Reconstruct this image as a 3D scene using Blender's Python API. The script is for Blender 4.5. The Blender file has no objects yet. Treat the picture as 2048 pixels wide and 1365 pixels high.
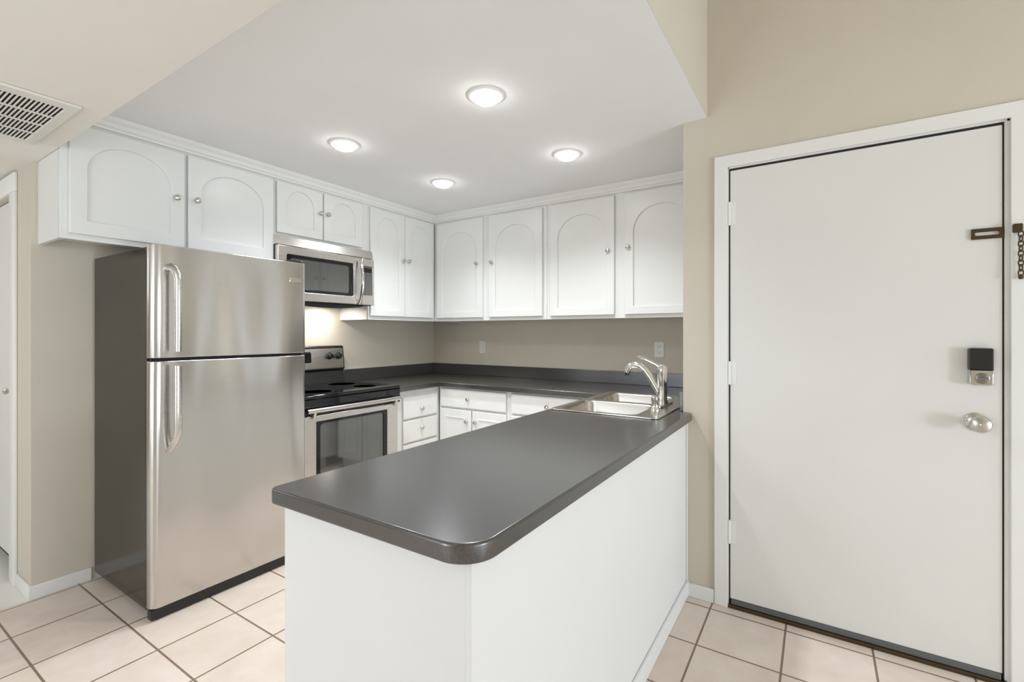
import bpy, bmesh, math, random
from mathutils import Vector, Matrix
random.seed(7)
PI = math.pi
S = bpy.context.scene
COL = S.collection

# ------------------------------------------------------------------ camera
CAM_H = 1.281
YAW = math.radians(32.837)            # view direction measured from +X towards +Y
cd = bpy.data.cameras.new('camera')
cam = bpy.data.objects.new('camera', cd)
COL.objects.link(cam)
cam.location = (0, 0, CAM_H)
cam.rotation_euler = (PI / 2, 0, YAW - PI / 2)
cd.sensor_fit = 'HORIZONTAL'
cd.sensor_width = 36
cd.lens = 36 * 947.808 / 2048
cd.shift_y = -(682.5 - 667.147) / 2048
cd.clip_start = 0.05
S.camera = cam

# ------------------------------------------------------------------ world, added fill lights, exposure
S.view_settings.view_transform = 'Standard'
S.view_settings.look = 'None'
S.view_settings.gamma = 1
S.view_settings.use_curve_mapping = False
S.view_settings.exposure = 0.29
W = bpy.data.worlds.new('world')
S.world = W
W.use_nodes = True
bg = W.node_tree.nodes['Background']
bg.inputs[0].default_value = (0.90, 0.95, 1.0, 1)
bg.inputs[1].default_value = 0.6


def window_fill(name, loc, rot, sx, sy, power, col):
    l = bpy.data.lights.new(name, 'AREA')
    l.shape = 'RECTANGLE'
    l.size = sx
    l.size_y = sy
    l.energy = power
    l.color = col
    o = bpy.data.objects.new(name, l)
    COL.objects.link(o)
    o.location = loc
    o.rotation_euler = rot
    return o


# daylight fill, added at an invented patio door and window to brighten the kitchen
window_fill('patio_side_fill', (-0.3, -5.98, 1.24), (PI / 2, 0, 0), 5.0, 2.3, 90, (0.75, 0.88, 1.0))
window_fill('dining_side_fill', (-2.98, 2.2, 1.24), (PI / 2, 0, -PI / 2), 2.2, 1.6, 14, (0.82, 0.91, 1.0))


def room_fill(name, loc, power, col):
    l = bpy.data.lights.new(name, 'POINT')
    l.energy = power
    l.color = col
    l.shadow_soft_size = 0.22
    o = bpy.data.objects.new(name, l)
    COL.objects.link(o)
    o.location = loc
    return o


# unseen point lights added left of and behind the camera to brighten the kitchen
room_fill('dining_high_fill', (-1.4, 1.6, 1.70), 21, (0.80, 0.91, 1.0))
room_fill('dining_low_fill', (-1.7, 1.5, 0.80), 18, (0.78, 0.90, 1.0))
room_fill('hall_fill', (-0.9, 4.5, 1.85), 12, (0.90, 0.95, 1.0))
room_fill('living_fill', (0.7, -3.4, 1.0), 94, (0.79, 0.90, 1.0))
DOWNLIGHT = 22.0        # glow of the lenses
SPOT = 34.0             # watts of each lamp's downward beam

# ------------------------------------------------------------------ materials


def new_mat(name):
    m = bpy.data.materials.new(name)
    m.use_nodes = True
    nt = m.node_tree
    return m, nt, nt.nodes['Principled BSDF']


def srgb(r, g, b):
    f = lambda c: (c / 255 / 12.92) if c / 255 <= 0.04045 else ((c / 255 + 0.055) / 1.055) ** 2.4
    return (f(r), f(g), f(b), 1)


def coords(nt, scale=(1, 1, 1)):
    tc = nt.nodes.new('ShaderNodeTexCoord')
    mp = nt.nodes.new('ShaderNodeMapping')
    mp.inputs['Scale'].default_value = scale
    nt.links.new(tc.outputs['Object'], mp.inputs['Vector'])
    return mp.outputs['Vector']


def noise(nt, vec, scale, detail=3, rough=0.5):
    n = nt.nodes.new('ShaderNodeTexNoise')
    n.inputs['Scale'].default_value = scale
    n.inputs['Detail'].default_value = detail
    n.inputs['Roughness'].default_value = rough
    nt.links.new(vec, n.inputs['Vector'])
    return n.outputs['Fac']


def ramp(nt, fac, c0, c1, p0=0.3, p1=0.7):
    r = nt.nodes.new('ShaderNodeValToRGB')
    r.color_ramp.elements[0].position = p0
    r.color_ramp.elements[1].position = p1
    r.color_ramp.elements[0].color = c0
    r.color_ramp.elements[1].color = c1
    nt.links.new(fac, r.inputs['Fac'])
    return r.outputs['Color']


def bump(nt, b, fac, strength, dist=0.002):
    n = nt.nodes.new('ShaderNodeBump')
    n.inputs['Strength'].default_value = strength
    n.inputs['Distance'].default_value = dist
    nt.links.new(fac, n.inputs['Height'])
    nt.links.new(n.outputs['Normal'], b.inputs['Normal'])


def mix(c, k):
    return (c[0] * k, c[1] * k, c[2] * k, 1)


def paint(name, col, rough, var=0.04, bs=0.08, bscale=160, spec=0.5):
    m, nt, b = new_mat(name)
    v = coords(nt)
    c = ramp(nt, noise(nt, v, 3.0, 4), mix(col, 1 - var), mix(col, 1 + var * 0.4))
    nt.links.new(c, b.inputs['Base Color'])
    b.inputs['Roughness'].default_value = rough
    b.inputs['Specular IOR Level'].default_value = spec
    if bs:
        bump(nt, b, noise(nt, v, bscale, 2), bs, 0.001)
    return m


def plain(name, col, rough=0.5, metal=0.0, spec=0.5, var=0.05, nscale=20):
    m, nt, b = new_mat(name)
    c = ramp(nt, noise(nt, coords(nt), nscale, 2), mix(col, 1 - var), col)
    nt.links.new(c, b.inputs['Base Color'])
    b.inputs['Roughness'].default_value = rough
    b.inputs['Metallic'].default_value = metal
    b.inputs['Specular IOR Level'].default_value = spec
    return m


def steel(name, col, rough, brush=(1, 1, 90), aniso=0.0, warp=0.0, rot=0.0):
    m, nt, b = new_mat(name)
    v = coords(nt, brush)
    n = noise(nt, v, 6.0, 4)
    c = ramp(nt, n, mix(col, 0.94), col)
    nt.links.new(c, b.inputs['Base Color'])
    b.inputs['Metallic'].default_value = 1.0
    mr = nt.nodes.new('ShaderNodeMapRange')
    mr.inputs['To Min'].default_value = rough * 0.88
    mr.inputs['To Max'].default_value = rough * 1.12
    nt.links.new(n, mr.inputs['Value'])
    nt.links.new(mr.outputs['Result'], b.inputs['Roughness'])
    b.inputs['Anisotropic'].default_value = aniso
    b.inputs['Anisotropic Rotation'].default_value = rot
    if aniso:
        tg = nt.nodes.new('ShaderNodeTangent')
        tg.direction_type = 'RADIAL'
        tg.axis = 'Z'
        nt.links.new(tg.outputs['Tangent'], b.inputs['Tangent'])
    if warp:
        v2 = coords(nt, (2.6, 1.0, 0.55))
        v2.node.inputs['Rotation'].default_value = (0, math.radians(28), 0)
        bump(nt, b, noise(nt, v2, 1.7, 0), warp, 0.05)
    return m


M = {}
M['wall'] = paint('beige_wall_paint', srgb(211, 202, 187), 0.85, 0.03, 0.15, 120, 0.3)
M['ceiling'] = paint('white_ceiling_paint', srgb(246, 246, 246), 0.9, 0.015, 0.12, 90, 0.3)
M['soffit'] = paint('warm_white_soffit_paint', srgb(238, 233, 226), 0.9, 0.015, 0.12, 90, 0.3)
M['cab'] = paint('white_cabinet_enamel', srgb(233, 233, 230), 0.32, 0.012, 0.03, 60)
M['trim'] = paint('white_trim_enamel', srgb(236, 235, 231), 0.4, 0.012, 0.03, 60)
M['door'] = paint('white_door_enamel', srgb(229, 227, 223), 0.42, 0.015, 0.05, 70)
M['pen'] = paint('white_peninsula_paint', srgb(236, 236, 235), 0.45, 0.012, 0.03, 60)
M['chrome'] = plain('chrome', (0.80, 0.80, 0.78, 1), 0.10, 1.0)
M['nickel'] = plain('satin_nickel', (0.62, 0.60, 0.56, 1), 0.22, 1.0)
M['turn'] = plain('dark_nickel', (0.28, 0.26, 0.24, 1), 0.35, 1.0)
M['bronze'] = plain('aged_bronze', (0.10, 0.07, 0.04, 1), 0.38, 0.85)
M['black'] = plain('black_plastic', (0.012, 0.012, 0.012, 1), 0.35)
M['blackgloss'] = plain('black_glass', (0.006, 0.006, 0.007, 1), 0.06, 0, 0.5)
M['gasket'] = plain('dark_rubber_and_gap_shade', (0.015, 0.014, 0.013, 1), 0.7)
M['fridge'] = steel('brushed_stainless_door', (0.60, 0.585, 0.56, 1), 0.23, (1, 1, 90), 0.6, 0.8, 0.25)
M['steel'] = steel('brushed_stainless', (0.66, 0.63, 0.60, 1), 0.28, (1, 1, 80))
M['sink'] = steel('sink_stainless', (0.66, 0.64, 0.60, 1), 0.22, (60, 1, 1))
M['outlet'] = plain('white_plastic', srgb(232, 230, 222), 0.4)
M['slot'] = plain('dark_slot', (0.03, 0.03, 0.03, 1), 0.6)
M['vent'] = paint('white_vent_enamel', srgb(228, 225, 219), 0.5, 0.01, 0)
M['ventdark'] = plain('dark_duct', (0.03, 0.025, 0.02, 1), 0.9)
M['sweep'] = plain('grey_rubber_sweep', (0.12, 0.125, 0.125, 1), 0.5)
M['carpet'] = plain('brown_closet_carpet', srgb(150, 125, 90), 0.95, 0, 0.2, 0.2, 80)
M['vinyl'] = paint('pale_hall_tile', srgb(235, 232, 226), 0.35, 0.03, 0.02, 30)


def fridge_side():
    m, nt, b = new_mat('dark_fridge_side')
    v = coords(nt)
    c = ramp(nt, noise(nt, v, 5, 3), (0.013, 0.009, 0.005, 1), (0.020, 0.014, 0.008, 1))
    nt.links.new(c, b.inputs['Base Color'])
    b.inputs['Roughness'].default_value = 0.17
    b.inputs['Specular IOR Level'].default_value = 0.5
    bump(nt, b, noise(nt, v, 220, 2), 0.05, 0.001)
    return m


def laminate():
    m, nt, b = new_mat('charcoal_laminate')
    v = coords(nt)
    n1 = noise(nt, v, 420, 2)
    c = ramp(nt, n1, (0.021, 0.020, 0.019, 1), (0.055, 0.053, 0.050, 1), 0.35, 0.68)
    nt.links.new(c, b.inputs['Base Color'])
    b.inputs['Roughness'].default_value = 0.23
    b.inputs['IOR'].default_value = 2.05
    return m


def tile():
    m, nt, b = new_mat('beige_ceramic_tile')
    tc = nt.nodes.new('ShaderNodeTexCoord')
    mp = nt.nodes.new('ShaderNodeMapping')
    P = 0.3035
    mp.inputs['Location'].default_value = (-(0.53 - 4 * P), -(0.421 - 20 * P), 0)
    nt.links.new(tc.outputs['Object'], mp.inputs['Vector'])
    br = nt.nodes.new('ShaderNodeTexBrick')
    br.offset = 0
    br.squash = 1
    br.inputs['Scale'].default_value = 1
    br.inputs['Brick Width'].default_value = P
    br.inputs['Row Height'].default_value = P
    br.inputs['Mortar Size'].default_value = 0.0042
    br.inputs['Mortar Smooth'].default_value = 0.15
    br.inputs['Color1'].default_value = srgb(237, 226, 217)
    br.inputs['Color2'].default_value = srgb(231, 218, 207)
    br.inputs['Mortar'].default_value = srgb(139, 118, 101)
    nt.links.new(mp.outputs['Vector'], br.inputs['Vector'])
    v = mp.outputs['Vector']
    mx = nt.nodes.new('ShaderNodeMix')
    mx.data_type = 'RGBA'
    mx.blend_type = 'MULTIPLY'
    mx.inputs['Factor'].default_value = 0.55
    c = ramp(nt, noise(nt, v, 7, 5, 0.6), srgb(232, 222, 212), srgb(255, 253, 250))
    nt.links.new(br.outputs['Color'], mx.inputs['A'])
    nt.links.new(c, mx.inputs['B'])
    nt.links.new(mx.outputs['Result'], b.inputs['Base Color'])
    b.inputs['Roughness'].default_value = 0.38
    inv = nt.nodes.new('ShaderNodeMath')
    inv.operation = 'SUBTRACT'
    inv.inputs[0].default_value = 1
    nt.links.new(br.outputs['Fac'], inv.inputs[1])
    bump(nt, b, inv.outputs[0], 0.6, 0.003)
    return m


def oven_glass():
    m, nt, b = new_mat('dark_oven_glass')
    c = ramp(nt, noise(nt, coords(nt), 8, 2), (0.045, 0.047, 0.042, 1), (0.055, 0.057, 0.05, 1))
    nt.links.new(c, b.inputs['Base Color'])
    b.inputs['Roughness'].default_value = 0.05
    b.inputs['Specular IOR Level'].default_value = 1.0
    b.inputs['IOR'].default_value = 1.7
    return m


def lamp_mat():
    m, nt, b = new_mat('lamp_lens')
    b.inputs['Base Color'].default_value = (1, 1, 1, 1)
    b.inputs['Emission Color'].default_value = (1.0, 0.985, 0.97, 1)
    b.inputs['Emission Strength'].default_value = DOWNLIGHT
    return m


M['fside'] = fridge_side()
M['lam'] = laminate()
M['tile'] = tile()
M['glass'] = oven_glass()
M['lens'] = lamp_mat()
m, nt, b = new_mat('hood_fill_glow')  # glow of the panels added under the microwave
b.inputs['Base Color'].default_value = (1, 0.95, 0.85, 1)
b.inputs['Emission Color'].default_value = (1.0, 0.92, 0.80, 1)
b.inputs['Emission Strength'].default_value = 2
M['hood_fill'] = m


# ------------------------------------------------------------------ helpers


def link(name, me, mat, parent=None, smooth=False, keep_flat=True):
    o = bpy.data.objects.new(name, me)
    COL.objects.link(o)
    if mat:
        me.materials.clear()
        me.materials.append(mat)
    if parent:
        o.parent = parent
    if smooth:
        shade(me, keep_flat=keep_flat)
    return o


def shade(me, ang=0.6, keep_flat=True):
    """smooth shading, but the broad faces square to an axis stay truly flat"""
    me.polygons.foreach_set('use_smooth', [not (keep_flat and max(abs(c) for c in p.normal) > 0.9999) for p in me.polygons])
    b = bmesh.new()
    b.from_mesh(me)
    for e in b.edges:
        if len(e.link_faces) == 2 and e.calc_face_angle(0) > ang:
            e.smooth = False
    b.to_mesh(me)
    b.free()


def obj(name, bm, mat, parent=None, smooth=False, keep_flat=False):
    bmesh.ops.recalc_face_normals(bm, faces=bm.faces)
    me = bpy.data.meshes.new(name)
    bm.to_mesh(me)
    bm.free()
    return link(name, me, mat, parent, smooth, keep_flat)


def BM():
    return bmesh.new()


def bx(bm, x0, x1, y0, y1, z0, z1, bev=0.0, seg=2):
    r = bmesh.ops.create_cube(bm, size=1)
    vs = r['verts']
    for v in vs:
        v.co = Vector(((x0 + x1) / 2 + v.co.x * (x1 - x0), (y0 + y1) / 2 + v.co.y * (y1 - y0), (z0 + z1) / 2 + v.co.z * (z1 - z0)))
    if bev:
        es = list({e for v in vs for e in v.link_edges})
        bmesh.ops.bevel(bm, geom=es, offset=bev, segments=seg, affect='EDGES', profile=0.5)
    return bm


def box(name, x0, x1, y0, y1, z0, z1, mat, parent=None, bev=0.0, seg=2):
    return obj(name, bx(BM(), x0, x1, y0, y1, z0, z1, bev, seg), mat, parent, bev > 0, True)


def tube(bm, pts, rad, n=12, flat=1.0, up=None, cap=True):
    """a swept tube through pts; rad is a number or a list; flat squashes the section along the binormal"""
    pts = [Vector(p) for p in pts]
    rings = []
    prev = Vector(up) if up else None
    for i, p in enumerate(pts):
        t = (pts[min(i + 1, len(pts) - 1)] - pts[max(i - 1, 0)]).normalized()
        if prev is None:
            prev = Vector((0, 0, 1)) if abs(t.z) < 0.9 else Vector((1, 0, 0))
        a = (prev - t * prev.dot(t)).normalized()
        prev = a
        b = t.cross(a)
        r = rad[i] if isinstance(rad, (list, tuple)) else rad
        rings.append([bm.verts.new(p + a * (r * math.cos(2 * PI * k / n)) + b * (r * flat * math.sin(2 * PI * k / n))) for k in range(n)])
    for i in range(len(rings) - 1):
        for k in range(n):
            bm.faces.new((rings[i][k], rings[i][(k + 1) % n], rings[i + 1][(k + 1) % n], rings[i + 1][k]))
    if cap:
        bm.faces.new(rings[0][::-1])
        bm.faces.new(rings[-1])
    return bm


def lathe(bm, prof, org, axis='Z', n=24):
    """prof: (radius, height) pairs along axis from org"""
    org = Vector(org)
    ax = {'X': Vector((1, 0, 0)), 'Y': Vector((0, 1, 0)), 'Z': Vector((0, 0, 1)), '-X': Vector((-1, 0, 0)), '-Y': Vector((0, -1, 0)), '-Z': Vector((0, 0, -1))}[axis]
    u = Vector((0, 0, 1)) if abs(ax.z) < 0.5 else Vector((1, 0, 0))
    w = ax.cross(u)
    rings = []
    for r, h in prof:
        c = org + ax * h
        if r < 1e-6:
            rings.append([bm.verts.new(c)])
        else:
            rings.append([bm.verts.new(c + u * (r * math.cos(2 * PI * k / n)) + w * (r * math.sin(2 * PI * k / n))) for k in range(n)])
    for i in range(len(rings) - 1):
        A, B = rings[i], rings[i + 1]
        for k in range(n):
            k2 = (k + 1) % n
            if len(A) == 1 and len(B) == 1:
                continue
            if len(A) == 1:
                bm.faces.new((A[0], B[k], B[k2]))
            elif len(B) == 1:
                bm.faces.new((A[k], A[k2], B[0]))
            else:
                bm.faces.new((A[k], A[k2], B[k2], B[k]))
    if len(rings[0]) > 1:
        bm.faces.new(rings[0][::-1])
    if len(rings[-1]) > 1:
        bm.faces.new(rings[-1])
    return bm


def rrect(x0, x1, y0, y1, r, n=6):
    """rounded rectangle, counter-clockwise; r is a number or four radii from the lower left corner on"""
    rr = r if isinstance(r, (list, tuple)) else [r] * 4
    out = []
    for (cx, cy, a0, q) in ((x0, y0, PI, rr[0]), (x1, y0, 1.5 * PI, rr[1]), (x1, y1, 0, rr[2]), (x0, y1, PI / 2, rr[3])):
        if q <= 0:
            out.append((cx, cy))
            continue
        mx = cx + (q if cx == x0 else -q)
        my = cy + (q if cy == y0 else -q)
        for k in range(n + 1):
            a = a0 + k / n * PI / 2
            out.append((mx + q * math.cos(a), my + q * math.sin(a)))
    return out


def arch(x0, x1, z0, zs, z1, n=20):
    cx, hw, rise = (x0 + x1) / 2, (x1 - x0) / 2, z1 - zs
    pts = [(x0, z0), (x1, z0)]
    for k in range(n + 1):
        a = PI * k / n
        pts.append((cx + hw * math.cos(a), zs + rise * math.sin(a)))
    return pts


def plate_mesh(name, loops, thick, bev, seg=2):
    """a flat plate in XY, z 0..thick, outer loop first and then holes, with rounded edges"""
    cu = bpy.data.curves.new(name, 'CURVE')
    cu.dimensions = '2D'
    cu.fill_mode = 'BOTH'
    cu.extrude = thick / 2 - bev
    cu.bevel_depth = bev
    cu.bevel_resolution = seg
    cu.offset = -bev
    for lp in loops:
        sp = cu.splines.new('POLY')
        sp.points.add(len(lp) - 1)
        for p, q in zip(sp.points, lp):
            p.co = (q[0], q[1], 0, 1)
        sp.use_cyclic_u = True
    o = bpy.data.objects.new(name, cu)
    COL.objects.link(o)
    dg = bpy.context.evaluated_depsgraph_get()
    me = bpy.data.meshes.new_from_object(o.evaluated_get(dg))
    bpy.data.objects.remove(o)
    bpy.data.curves.remove(cu)
    b = bmesh.new()
    b.from_mesh(me)
    bmesh.ops.remove_doubles(b, verts=b.verts, dist=1e-5)
    bmesh.ops.translate(b, verts=b.verts, vec=(0, 0, thick / 2))
    bmesh.ops.recalc_face_normals(b, faces=b.faces)
    b.to_mesh(me)
    b.free()
    me.name = name
    return me


def xform(me, mtx):
    me.transform(mtx)
    me.update()
    return me


# plate frames: FY turns plate x,y,z into world x, z, -y (facing the camera side of the back wall); FX into -x facing
def on_back(me, y):
    """plate (x, z) standing at y, its top face looking to -Y"""
    return xform(me, Matrix(((1, 0, 0, 0), (0, 0, -1, y), (0, 1, 0, 0), (0, 0, 0, 1))))


def on_right(me, x):
    """plate (-y, z) standing at x, its top face looking to -X: plate x = -world y"""
    return xform(me, Matrix(((0, 0, -1, x), (-1, 0, 0, 0), (0, 1, 0, 0), (0, 0, 0, 1))))


def thing(name, label, cat, loc=(0, 0, 0), group=None):
    o = bpy.data.objects.new(name, None)
    o.empty_display_size = 0.1
    COL.objects.link(o)
    o.location = loc
    tag(o, label, cat, group)
    return o


def tag(o, label, cat, group=None):
    o['label'] = label
    o['category'] = cat
    if group:
        o['group'] = group
    return o


def seat(root):
    """parts were built in world space: put them under the root without moving them"""
    m = Matrix.Translation(root.location).inverted()
    for c in list(root.children):
        if c.type == 'MESH':
            c.data.transform(m)
            for g in c.children:
                if g.type == 'MESH':
                    g.data.transform(m)
    return root


def struct(o):
    o['kind'] = 'structure'
    return o


# ------------------------------------------------------------------ room shell
XD = 2.416      # entry wall face
YE = 0.557      # kitchen face of the stub wall
YB = 3.18       # back wall face
XS = 3.499      # sink wall face
YH = 0.445      # header face
ZC = 2.315      # kitchen ceiling
ZD = 2.112      # dropped ceiling
XC = 0.682      # edge of the dropped ceiling
ZL = 3.40       # living room ceiling

struct(box('floor', -3.1, 3.7, -6.0, 3.18, -0.12, 0.0, M['tile']))
struct(box('floor_hall', -3.0, 0.72, 3.18, 6.0, -0.12, 0.0, M['vinyl']))
struct(box('floor_closet', 0.72, 1.9, 3.30, 6.0, -0.12, 0.0, M['carpet']))
struct(box('ceiling', XC, 3.7, YH + 0.001, 3.30, ZC, ZC + 0.10, M['ceiling']))
struct(box('ceiling_dropped', -3.0, XC, YH + 0.001, 6.0, ZD, ZC + 0.10, M['soffit']))
struct(box('ceiling_living', -3.1, XD + 0.14, -6.1, YH + 0.1, ZL, ZL + 0.1, M['wall']))
# header over the peninsula, rising to the living room ceiling
struct(box('wall_header', -3.0, XD, YH, YH + 0.10, ZC + 0.10, ZL, M['wall']))
bm = BM()
bx(bm, XC, XD, YH, YH + 0.001, ZC, ZC + 0.10)
bx(bm, -3.0, XC, YH, YH + 0.001, ZD, ZC + 0.10)
struct(obj('wall_header_edge', bm, M['wall']))
struct(box('wall_back', 0.661, 3.7, YB, YB + 0.12, 0, ZC, M['wall']))
struct(box('wall_right', XS, 3.7, YE, YB, 0, ZC, M['wall']))

# entry wall: opening for the front door
DL, DR, DT = 0.351, -0.569, 2.052
bm = BM()
bx(bm, XD, XD + 0.14, DL + 0.012, YE, 0, ZC)
bx(bm, XD, XD + 0.14, YH - 0.0, YE, ZC, ZC + 0.1)
bx(bm, XD, XD + 0.14, DL + 0.012, YH, ZC, ZL)
bx(bm, XD, XD + 0.14, DR - 0.022, DL + 0.012, DT + 0.012, ZL)
bx(bm, XD, XD + 0.14, -6.1, DR - 0.022, 0, ZL)
bmesh.ops.remove_doubles(bm, verts=bm.verts, dist=1e-5)
struct(obj('wall_entry', bm, M['wall']))
# kitchen side of the stub wall
struct(box('wall_stub', XD + 0.14, 3.7, YE - 0.12, YE, 0, ZC, M['wall']))
# hall wall behind the refrigerator wall's outer corner, with a closet opening
CO0, CO1, COT = 3.503, 4.30, 2.0
bm = BM()
bx(bm, 0.661, 0.78, YB + 0.12, CO0, 0, ZD)
bx(bm, 0.661, 0.78, CO0, CO1, COT, ZD)
bx(bm, 0.661, 0.78, CO1, 6.0, 0, ZD)
struct(obj('wall_hall', bm, M['wall']))
struct(box('wall_hall_end', -3.0, 1.9, 6.0, 6.1, 0, ZD, M['wall']))
struct(box('wall_closet', 1.8, 1.9, 3.30, 6.0, 0, ZD, M['wall']))
struct(box('ceiling_closet', 0.78, 1.9, 3.30, 6.0, ZD, ZD + 0.1, M['ceiling']))
# living room behind the camera, with an invented patio door; dining area on the left, with an invented window
bm = BM()
bx(bm, -3.1, -2.8, -6.1, -6.0, 0, ZL)
bx(bm, 2.2, XD, -6.1, -6.0, 0, ZL)
bx(bm, -2.8, 2.2, -6.1, -6.0, 2.45, ZL)
struct(obj('wall_front', bm, M['wall']))
bm = BM()
bx(bm, -3.1, -3.0, -6.0, 1.05, 0, ZL)
bx(bm, -3.1, -3.0, 1.05, 3.35, 0, 0.4)
bx(bm, -3.1, -3.0, 1.05, 3.35, 2.08, ZL)
bx(bm, -3.1, -3.0, 3.35, 6.0, 0, ZL)
struct(obj('wall_left', bm, M['wall']))
for nm, a in (('window_1', [(-2.8, -2.74, -6.06, -6.0, 0, 2.45), (2.14, 2.2, -6.06, -6.0, 0, 2.45), (-0.35, -0.25, -6.06, -6.0, 0, 2.45), (-2.8, 2.2, -6.06, -6.0, 2.39, 2.45)]),
              ('window_2', [(-3.06, -3.0, 1.05, 1.11, 0.4, 2.08), (-3.06, -3.0, 3.29, 3.35, 0.4, 2.08), (-3.06, -3.0, 2.17, 2.23, 0.4, 2.08)])):
    bm = BM()
    for q in a:
        bx(bm, *q)
    struct(obj(nm, bm, M['trim']))

# baseboards
struct(box('baseboard_back', 0.655, 0.885, YB - 0.012, YB, 0, 0.065, M['trim'], bev=0.003))
bm = BM()
bx(bm, 0.649, 0.661, YB - 0.012, 3.418, 0, 0.065, 0.003)
struct(obj('baseboard_hall', bm, M['trim'], smooth=True))
struct(box('baseboard_entry', XD - 0.012, XD, 0.413, 0.535, 0, 0.065, M['trim'], bev=0.003))
struct(box('baseboard_entry_right', XD - 0.012, XD, -5.99, -0.645, 0, 0.065, M['trim'], bev=0.003))

# ------------------------------------------------------------------ crown trim along the tops of the wall cabinets
YU, XU = 2.851, 3.153


def crown():
    prof = [(0.0, 2.252), (0.010, 2.252), (0.012, 2.262), (0.020, 2.268), (0.022, 2.285), (0.034, 2.298), (0.036, 2.3145), (0.0, 2.3145)]
    bm = BM()
    cols = []
    for (px, py, sx, sy) in ((XC + 0.001, YU, 0, -1), (XU, YU, -1, -1), (XU, YE + 0.001, -1, 0)):
        cols.append([bm.verts.new((px + sx * d, py + sy * d, z)) for d, z in prof])
    n = len(prof)
    for i in range(2):
        for k in range(n):
            bm.faces.new((cols[i][k], cols[i][(k + 1) % n], cols[i + 1][(k + 1) % n], cols[i + 1][k]))
    bm.faces.new(cols[0])
    bm.faces.new(cols[2][::-1])
    return obj('trim_1', bm, M['trim'])


struct(crown())

# ------------------------------------------------------------------ cabinets


def knob_mesh(bm, org, axis, s=1.0):
    lathe(bm, [(0.006 * s, 0), (0.0055 * s, 0.010 * s), (0.008 * s, 0.013 * s), (0.0145 * s, 0.017 * s), (0.0155 * s, 0.022 * s), (0.0125 * s, 0.027 * s), (0.006 * s, 0.0295 * s), (0, 0.030 * s)], org, axis, 20)
    return bm


def arch_door(root, wall, plane, a0, a1, z0, z1, knob, msx=0.065, mb=0.06, mt=0.06, rise=None, th=0.020):
    """door of a wall cabinet with an arched recessed panel. a0 < a1 run along world x (back) or -y (right)"""
    w = a1 - a0
    hw = (w - 2 * msx) / 2
    r = rise if rise else hw * 0.85
    outer = [(a0, z0), (a1, z0), (a1, z1), (a0, z1)]
    hole = arch(a0 + msx, a1 - msx, z0 + mb, z1 - mt - r, z1 - mt)
    me = plate_mesh('door', [outer, hole], th, 0.0045, 3)
    place = on_back if wall == 'back' else on_right
    place(me, plane)
    d = link('door', me, M['cab'], root, True)
    e = 0.006
    pm = plate_mesh('panel', [[(a0 + 0.02, z0 + 0.02), (a1 - 0.02, z0 + 0.02), (a1 - 0.02, z1 - 0.02), (a0 + 0.02, z1 - 0.02)]], th - 0.011, 0.001, 1)
    place(pm, plane)
    link('panel', pm, M['cab'], d, False)
    if knob:
        kb = BM()
        if wall == 'back':
            knob_mesh(kb, (knob[0], plane - th + 0.001, knob[1]), '-Y')
        else:
            knob_mesh(kb, (plane - th + 0.001, -knob[0], knob[1]), '-X')
        obj('knob', kb, M['nickel'], d, True)
    return d


TOP = 2.236


def wall_cabinet(name, label, wall, a0, a1, z0, doors, dz0, mtop, mbot, side_to, rise=None, recess=0.0):
    """carcass + face frame + doors; a along x (back wall) or -y (right wall)"""
    base = ((a0 + a1) / 2, YB - 0.17, z0) if wall == 'back' else (XS - 0.17, -(a0 + a1) / 2, z0)
    root = thing(name, label, 'cabinet', base, 'white wall cabinets with arched doors')
    t = 0.018
    bm = BM()
    if wall == 'back':
        y0, y1 = YU + 0.0185, YB - 0.001
        bx(bm, a0, a0 + t, y0, y1, z0, ZC - 0.001)
        bx(bm, a1 - t, a1, y0, y1, z0, ZC - 0.001)
        bx(bm, a0 + t, a1 - t, y1 - 0.008, y1, z0 + recess, ZC - 0.001)
        bx(bm, a0 + t, a1 - t, y0, y1 - 0.008, z0 + recess, z0 + recess + t)
    else:
        x0, x1 = XU + 0.0185, XS - 0.001
        bx(bm, x0, x1, -a0 - t, -a0, z0, ZC - 0.001)
        bx(bm, x0, x1, -a1, -a1 + t, z0, ZC - 0.001)
        bx(bm, x1 - 0.008, x1, -a1 + t, -a0 - t, z0 + recess, ZC - 0.001)
        bx(bm, x0, x1 - 0.008, -a1 + t, -a0 - t, z0 + recess, z0 + recess + t)
    obj('carcass', bm, M['cab'], root)
    holes = []
    for (p, q, k) in doors:
        holes.append([(p + 0.015, dz0 + 0.015), (q - 0.015, dz0 + 0.015), (q - 0.015, TOP - 0.015), (p + 0.015, TOP - 0.015)])
    me = plate_mesh('face_frame', [[(a0, z0), (a1, z0), (a1, ZC - 0.002), (a0, ZC - 0.002)]] + holes, 0.018, 0.001, 1)
    (on_back(me, YU + 0.018) if wall == 'back' else on_right(me, XU + 0.018))
    link('face_frame', me, M['cab'], root)
    for (p, q, k) in doors:
        arch_door(root, wall, (YU if wall == 'back' else XU) - 0.0005, p, q, dz0, TOP, k, mb=mbot, mt=mtop, rise=rise)
    return seat(root)


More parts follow.
